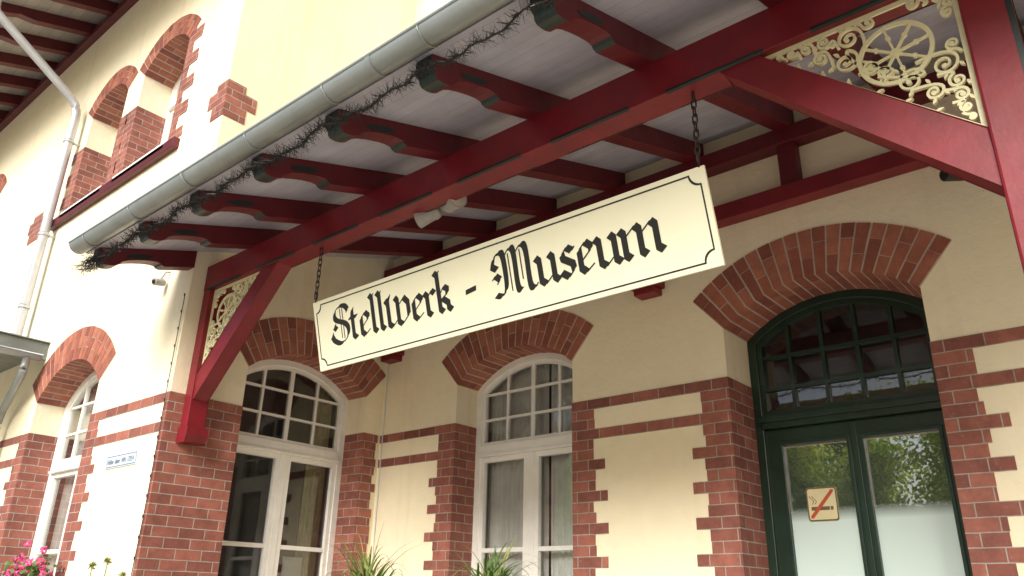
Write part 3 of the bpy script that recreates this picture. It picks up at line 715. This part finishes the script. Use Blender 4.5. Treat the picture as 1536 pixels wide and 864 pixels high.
# ---------------------------------------------------------------- GARLAND
mb=MB(); path=[]
for i in range(len(xr)-1):
    for k in range(16):
        t=k/16; x=xr[i]+(xr[i+1]-xr[i])*t; path.append(Vector((x,2.238+.012*math.sin(i*3+k),2.595-.045*4*t*(1-t)+random.uniform(-.008,.008))))
mb.tube(path,.006,5)
for p0,p1 in zip(path[:-1],path[1:]):
    for k in range(26):
        p=p0.lerp(p1,random.random()); d=Vector((random.uniform(-.7,.7),random.gauss(0,1),random.gauss(0,1))).normalized()
        l=random.uniform(.03,.075); s=d.cross(Vector((1,.2,.1))).normalized()*.0026
        mb.add([p-s,p+s,p+d*l+s*.5,p+d*l-s*.5],[(0,1,2,3)])
for k in range(300):
    p=Vector((-6.62+random.gauss(0,.08),2.25+random.gauss(0,.03),2.56+random.gauss(0,.035))); d=Vector((random.gauss(0,1),random.gauss(0,1),random.gauss(-.3,1))).normalized(); l=random.uniform(.03,.09); s=d.cross(Vector((1,.2,.1))).normalized()*.0022
    mb.add([p-s,p+s,p+d*l+s*.4,p+d*l-s*.4],[(0,1,2,3)])
mk("garland",mb,M_BLK,None,"dark wiry tinsel garland strung under the canopy gutter","garland")
# ---------------------------------------------------------------- small things
FX,FZ=-3.70,2.70
fl=empty("floodlight",(FX,3.56,2.7+E),"grey twin floodlight mounted under the red canopy beam","lamp")
mb=MB(); mb.box(FX-.12,FX+.12,BY1+.004,BY1+.06,FZ-.02,FZ+.06); mb.tube([(FX,3.46,FZ+.02),(FX,3.54,FZ-.03)],.03,10); mk("mount",mb,M_GREY,fl)
for sx_ in (-1,1):
    mb=MB(); c=Vector((FX+sx_*.04,3.50,FZ-.05)); d=Vector((sx_*.85,-.30,-.12+sx_*.10)).normalized()
    mb.tube([c-d*.01,c,c+d*.03,c+d*.04,c+d*.045,c+d*.09,c+d*.16,c+d*.175],.05,18,radii=[.026,.046,.058,.060,.054,.060,.072,.074])
    h=mk("lamp_head",mb,M_GREY,fl,smooth=False)
    mb=MB(); mb.tube([c+d*.165,c+d*.179],.062,18); mk("lens",mb,M_LENS,h)
def seccam(loc,d,mat,label,s=1):
    mb=MB(); c=Vector(loc); d=Vector(d).normalized()
    mb.tube([c-d*.05*s,c-d*.045*s,c+d*.045*s,c+d*.05*s],.03,14,radii=[.02*s,.03*s,.03*s,.026*s])
    o=mk("security_camera",mb,mat,None,label,"camera",smooth=False)
    mb=MB(); mb.tube([c+d*.05*s,c+d*.054*s],.018*s,12); mk("lens",mb,M_BLK,o)
    mb=MB(); mb.tube([c,c+Vector((0,.05,.10*s)),c+Vector((0,.12,.12*s))],.010,8); mk("bracket",mb,mat,o)
seccam((-7.05,3.03,2.76),(.3,-1,-.3),M_GREY,"small grey security camera on cream plaster wall",1.2)
seccam((-.74,5.30,2.69),(-.8,-1,-.2),M_BLK,"small black security camera below red wall plate",1.5)
mb=MB(); mb.box(-7.56,-6.96,YF-.012,YF,1.055,1.175)
plq=mk("plaque",mb,M_PLAQ,None,"small pale enamel height plaque on cream plaster wall","plaque",bevel=.004)
mb=MB(); PQ=lambda u,d,z:(u,YF-.0135+d,z)
mb.ringP(PQ,[(-7.55,1.065),(-6.97,1.065),(-6.97,1.165),(-7.55,1.165)],[(-7.543,1.072),(-6.977,1.072),(-6.977,1.158),(-7.543,1.158)],0,.001); mk("border",mb,M_BLUE,plq)
def textobj(txt,size,loc,rot,mat,parent,name,sx=1):
    cu=bpy.data.curves.new(name,'FONT'); cu.body=txt; cu.size=size; cu.align_x='CENTER'; cu.align_y='CENTER'; cu.extrude=.0004
    tmp=bpy.data.objects.new("t",cu); COL.objects.link(tmp)
    bpy.context.view_layer.update()
    me=bpy.data.meshes.new_from_object(tmp); bpy.data.objects.remove(tmp)
    me.materials.clear(); me.materials.append(mat)
    o=bpy.data.objects.new(name,me); COL.objects.link(o); o.rotation_euler=rot; o.scale=(sx,1,1)
    o.parent=parent; o.location=Vector(loc)+Vector((0,0,E))-wloc(parent); return o
for (tx,xx) in (("Höhe",-7.465),("über",-7.325),("NN",-7.205),("129,4",-7.075)):
    textobj(tx,.066,(xx,YF-.0145,1.112),(math.pi/2,0,0),M_BLUE,plq,"lettering",.84)
nx_,nz_=-2.10,.72; YD=YB+d0+.048
PN=lambda u,d,z:(nx_+u,YD+d,nz_+z)
def rrect(h,r,n=5,k=1.08):
    p=[]
    for cx_,cz,a0 in ((h-r,-(h*k-r),-90),(h-r,h*k-r,0),(-(h-r),h*k-r,90),(-(h-r),-(h*k-r),180)):
        for i in range(n+1):
            a=math.radians(a0+90*i/n); p.append((cx_+r*math.cos(a),cz+r*math.sin(a)))
    return p
mb=MB(); mb.prismP(PN,rrect(.112,.02),-.004,0)
ns=mk("no_smoking_sign",mb,M_NSY,None,"yellowish square no smoking sign on the glass of the door","sign")
mb=MB(); mb.ringP(PN,rrect(.111,.02),rrect(.102,.016),-.006,-.0045); mk("border",mb,M_NSB,ns)
mb=MB(); mb.boxP(PN,-.082,.052,-.0052,-.0045,-.044,-.018); mb.boxP(PN,.058,.078,-.0052,-.0045,-.044,-.018)
for k in range(2):
    pts=[(-.078+.020*k+.014*math.sin(t*5),.0+t*.06) for t in [i/8 for i in range(9)]]
    for i in range(8):
        a,b=pts[i],pts[i+1]; yy=-.005-k*.0001-i*.00001
        mb.add([PN(a[0],yy,a[1]),PN(a[0]+.006,yy,a[1]),PN(b[0]+.006,yy,b[1]),PN(b[0],yy,b[1])],[(0,1,2,3)])
mk("cigarette",mb,M_NSB,ns)
mb=MB(); mb.prismP(PN,[(-.090,-.100),(-.072,-.100),(.090,.086),(.090,.100),(.072,.100),(-.090,-.082)],-.0078,-.0066); mk("slash",mb,M_NSR,ns)
mb=MB(); pts=[]
for i in range(60):
    t=i/59; pts.append((XW-.03-.02*math.sin(t*9)*t,YF-.02,2.55-3.2*t))
mb.tube(pts,.004,5)
for p in pts[::3]: mb.tube([(p[0],p[1]-.002,p[2]-.012),(p[0]+.004,p[1]-.008,p[2]+.012)],.007,6)
mk("string_light",mb,M_IRON,None,"thin string of unlit fairy lights hanging down wall corner","string light")
mb=MB(); mb.tube([(XW+.06,YB-.012,2.45),(XW+.055,YB-.012,.5),(XW+.06,YB-.012,-1.4)],.006,6); mk("cable",mb,M_PLAQ,None,"thin pale cable running down the cream wall corner","cable")
# ---------------------------------------------------------------- plants
def blade(mb,base,dirv,L,w,droop,mat=0,n=9):
    d=Vector(dirv).normalized(); side=d.cross(Vector((0,0,1))); side=side.normalized() if side.length>.01 else Vector((1,0,0))
    p=Vector(base); vs=[];fs=[]
    for i in range(n+1):
        t=i/n; ww=w*(1-t**1.6)*.5+.0006
        vs+=[tuple(p-side*ww),tuple(p+side*ww)]
        d=(d+Vector((0,0,-droop*(.3+t)/n))).normalized(); p=p+d*(L/n)
    for i in range(n): fs.append((2*i,2*i+1,2*i+3,2*i+2))
    mb.add(vs,fs,mat)
def potted(x,y,z,s,seed,label,stems=0,lo=.25,nb=120):
    rnd=random.Random(seed)
    e=empty("potted_plant",(x,y,E-1.3),label,"plant")
    mb=MB(); mb.tube([(x,y,z-.30*s),(x,y,z-.04),(x,y,z-.04),(x,y,z),(x,y,z-.02)],.1,20,radii=[.10*s,.135*s,.15*s,.15*s,.12*s]); mk("pot",mb,M_TERRA,e,smooth=False)
    mb=MB(); mb.tube([(x,y,z-.33*s),(x,y,z-.30*s)],.17*s,20); mb.tube([(x,y,-1.26),(x,y,z-.33*s)],.03,10); mb.tube([(x,y,-1.3),(x,y,-1.26)],.16,20); mk("stand",mb,M_WOOD,e)
    mb=MB()
    for k in range(nb):
        a=rnd.uniform(0,6.283); el=rnd.uniform(lo,1.3)
        blade(mb,(x+rnd.gauss(0,.045),y+rnd.gauss(0,.045),z-.02),(math.cos(a)*math.cos(el),math.sin(a)*math.cos(el),math.sin(el)),rnd.uniform(.30,.60)*s,.021*s,rnd.uniform(1.6,3.2),rnd.choice((0,0,1)))
    for k in range(stems):
        a=rnd.uniform(0,6.283); blade(mb,(x,y,z),(math.cos(a)*.5,math.sin(a)*.5,1),rnd.uniform(.5,.85),.007,rnd.uniform(.8,2.6),2)
    mk("leaves",mb,[M_GREEN,M_GREEN2,M_STRAW],e)
potted(-5.46,4.55,.05,1.2,3,"potted plant with long arching green leaves and straw coloured stems",14)
potted(-4.33,4.85,.06,1.2,5,"potted plant with dense dark green arching leaves",3)
potted(-3.75,4.95,-.14,.8,8,"small potted plant with green leaves below window")
mb=MB(); mb.box(-8.66,-7.92,2.80,3.04,-.12,.05)
fb=mk("flower_box",mb,M_TERRA,None,"window flower box with pink geraniums","flower box",bevel=.01)
for xx in (-8.55,-8.02):
    mb=MB(); mb.tube([(xx,3.04,-.07),(xx,3.13,-.07)],.012,6); mk("bracket",mb,M_IRON,fb)
mb=MB()
for k in range(360):
    p=Vector((random.uniform(-8.66,-7.85),random.gauss(2.90,.07),.04+abs(random.gauss(0,.09)))); r=random.uniform(.018,.032)
    nrm_=Vector((random.gauss(0,1),random.gauss(-.5,1),random.gauss(.7,1))).normalized(); a=nrm_.orthogonal().normalized(); b=nrm_.cross(a)
    mb.add([p+a*r*math.cos(t)+b*r*math.sin(t)+nrm_*(.006 if j%2 else 0) for j,t in enumerate([i*math.pi/3 for i in range(6)])],[(0,1,2,3,4,5)],0)
mk("foliage",mb,M_GREEN,fb)
mb=MB()
for c in range(22):
    cc=Vector((random.uniform(-8.50,-7.80),random.gauss(2.87,.06),.14+abs(random.gauss(0,.10))))
    for k in range(26):
        dd=Vector((random.gauss(0,1),random.gauss(0,1),random.gauss(0,1))).normalized(); p=cc+dd*random.uniform(.015,.045); r=.012
        nn=(dd+Vector((random.gauss(0,.5),random.gauss(0,.5),random.gauss(0,.5)))).normalized(); a=nn.orthogonal().normalized(); b=nn.cross(a)
        mb.add([p+a*r*math.cos(t)+b*r*math.sin(t) for t in [i*math.pi*2/5 for i in range(5)]],[(0,1,2,3,4)],0)
mk("blossom",mb,M_PINK,fb)
for (x,y,h) in ((-6.62,2.78,.20),(-6.46,2.82,.235),(-6.25,2.86,.13)):
    mb=MB(); b0=Vector((x+.08,y,-1.6)); mid=Vector((x-.03,y,-.6)); t_=Vector((x,y,h))
    mb.tube([b0,mid,(mid+t_)/2+Vector((.01,0,0)),t_],.005,6)
    o=mk("allium",mb,M_GREEN2,None,"tall thin stem with a round faded seed head","plant",group="seed heads beside wall corner",base=True)
    mb=MB()
    for k in range(90):
        dd=Vector((random.gauss(0,1),random.gauss(0,1),random.gauss(.4,1))).normalized(); q=t_+dd*random.uniform(.015,.036); s=dd.orthogonal().normalized()*.004
        mb.add([t_+dd*.004-s*.3,t_+dd*.004+s*.3,q+s,q-s],[(0,1,2,3)])
    mk("seed_head",mb,M_GREEN2,o)
mb=MB()
for k in range(46):
    a=random.uniform(0,6.283); blade(mb,(-6.45+random.gauss(0,.12),2.85+random.gauss(0,.05),-1.6),(math.cos(a)*.12,math.sin(a)*.12,1),random.uniform(1.3,1.9),.014,random.uniform(.1,.4),random.choice((0,1)))
mk("tall_grass",mb,[M_GREEN,M_GREEN2],None,"clump of tall narrow green leaves beside brick pier","plant",base=True)
# ---------------------------------------------------------------- ground
mb=MB(); mb.add([(-200,-200,-1.6),(200,-200,-1.6),(200,200,-1.6),(-200,200,-1.6)],[(0,1,2,3)]); mk("ground",mb,M_GRAV,kind="structure")
mb=MB(); mb.box(XW+.01,5,3.6,6.0,-1.59,-1.3); mk("pavement",mb,M_PAVE,kind="structure",bevel=.01)
# ---------------------------------------------------------------- trees (behind the viewer, mirrored in the panes)
def tree_meshes():
    rnd=random.Random(4)
    mb=MB(); tips=[]
    trunk=[Vector((0,0,0)),Vector((.1,.05,2)),Vector((-.05,.15,4.2)),Vector((.15,.1,6.5)),Vector((.1,0,9))]
    mb.tube(trunk,.2,10,radii=[.26,.20,.16,.11,.04])
    for k in range(24):
        h=rnd.uniform(1.9,8.4); a=k*2.4; p=Vector((.05,.08,h)); L=rnd.uniform(1.6,3.2)*(1.15-h/11)
        d=Vector((math.cos(a),math.sin(a),rnd.uniform(.2,.9))).normalized(); q=p+d*L*.5; e=q+(d+Vector((0,0,.25))).normalized()*L*.6
        mb.tube([p,q,e],.05,6,radii=[.07,.045,.015]); tips+=[q,e,(q+e)/2]
    tips.append(trunk[-1])
    lf=MB()
    for t in tips:
        for k in range(3):
            c=t+Vector((rnd.gauss(0,.45),rnd.gauss(0,.45),rnd.gauss(0,.35)))
            for j in range(50):
                p=c+Vector((rnd.gauss(0,.36),rnd.gauss(0,.36),rnd.gauss(0,.28))); r=rnd.uniform(.07,.14)
                n=Vector((rnd.gauss(0,1),rnd.gauss(0,1),rnd.gauss(.3,1))).normalized(); a=n.orthogonal().normalized(); b=n.cross(a)
                lf.add([p-a*r,p+b*r*.6,p+a*r,p-b*r*.6],[(0,1,2,3)])
    return mb,lf
tb,lf=tree_meshes()
t0=mk("tree",tb,M_BARK,None,"broad leafy green tree standing across from the station","tree","trees opposite the station",base=True,dz=False)
l0=mk("crown",lf,M_LEAF,t0,dz=False)
t0.location=(-12,-30,0)
spots=[(-8,-31,1.15),(-16,-30,1.1),(-20,-31,1.05),(-25,-31,1.15),(-31,-29,1.1),(-4,-30,1.0),(2,-33,1.1),(-38,-29,1.2),(-46,-27,1.2),(-10,-40,1.5),(-16,-41,1.5),(-23,-41,1.5),(-31,-40,1.5),(-3,-41,1.5),(20,-20,1.1),(26,-10,1.1),(28,0,1.1)]
for (x,y,s) in spots:
    t=t0.copy(); COL.objects.link(t); t.location=(x,y,0); t.scale=(s,s,s); t.rotation_euler=(0,0,random.uniform(0,6.28))
    c=l0.copy(); COL.objects.link(c); c.parent=t
# ---------------------------------------------------------------- camera
yaw,pit,rol=map(math.radians,(40.804,21.941,1.269))
d=Vector((-math.sin(yaw)*math.cos(pit),math.cos(yaw)*math.cos(pit),math.sin(pit)))
r0=Vector((math.cos(yaw),math.sin(yaw),0)); u0_=r0.cross(d)
r=r0*math.cos(rol)+u0_*math.sin(rol); u=-r0*math.sin(rol)+u0_*math.cos(rol)
cam=bpy.data.cameras.new("camera"); co=bpy.data.objects.new("camera",cam); COL.objects.link(co)
cam.sensor_width=36; cam.lens=1172.9/1536*36; cam.clip_end=1000; cam.clip_start=.05
Mx=Matrix(((r.x,u.x,-d.x,0),(r.y,u.y,-d.y,0),(r.z,u.z,-d.z,E),(0,0,0,1))); co.matrix_world=Mx
scene.camera=co
# ---------------------------------------------------------------- light
w=bpy.data.worlds.new("World"); scene.world=w; w.use_nodes=True; nt=w.node_tree
bg=nt.nodes["Background"]; sky=nt.nodes.new("ShaderNodeTexSky"); sky.sky_type='NISHITA'; sky.sun_disc=False
SE,SA=math.radians(31),math.radians(160)
sky.sun_elevation=SE; sky.sun_rotation=SA; sky.air_density=1.0; sky.dust_density=2.5; sky.ozone_density=1
nt.links.new(sky.outputs[0],bg.inputs[0]); bg.inputs[1].default_value=.15
sl=bpy.data.lights.new("sun",'SUN'); sl.energy=5.0; sl.angle=math.radians(30); sl.color=(1,.965,.90)
so=bpy.data.objects.new("sun",sl); COL.objects.link(so)
sd=Vector((math.sin(SA)*math.cos(SE),math.cos(SA)*math.cos(SE),math.sin(SE)))
so.rotation_euler=sd.to_track_quat('Z','Y').to_euler(); so.location=(0,-5,12)
scene.view_settings.view_transform='Standard'; scene.view_settings.look='None'; scene.view_settings.exposure=0
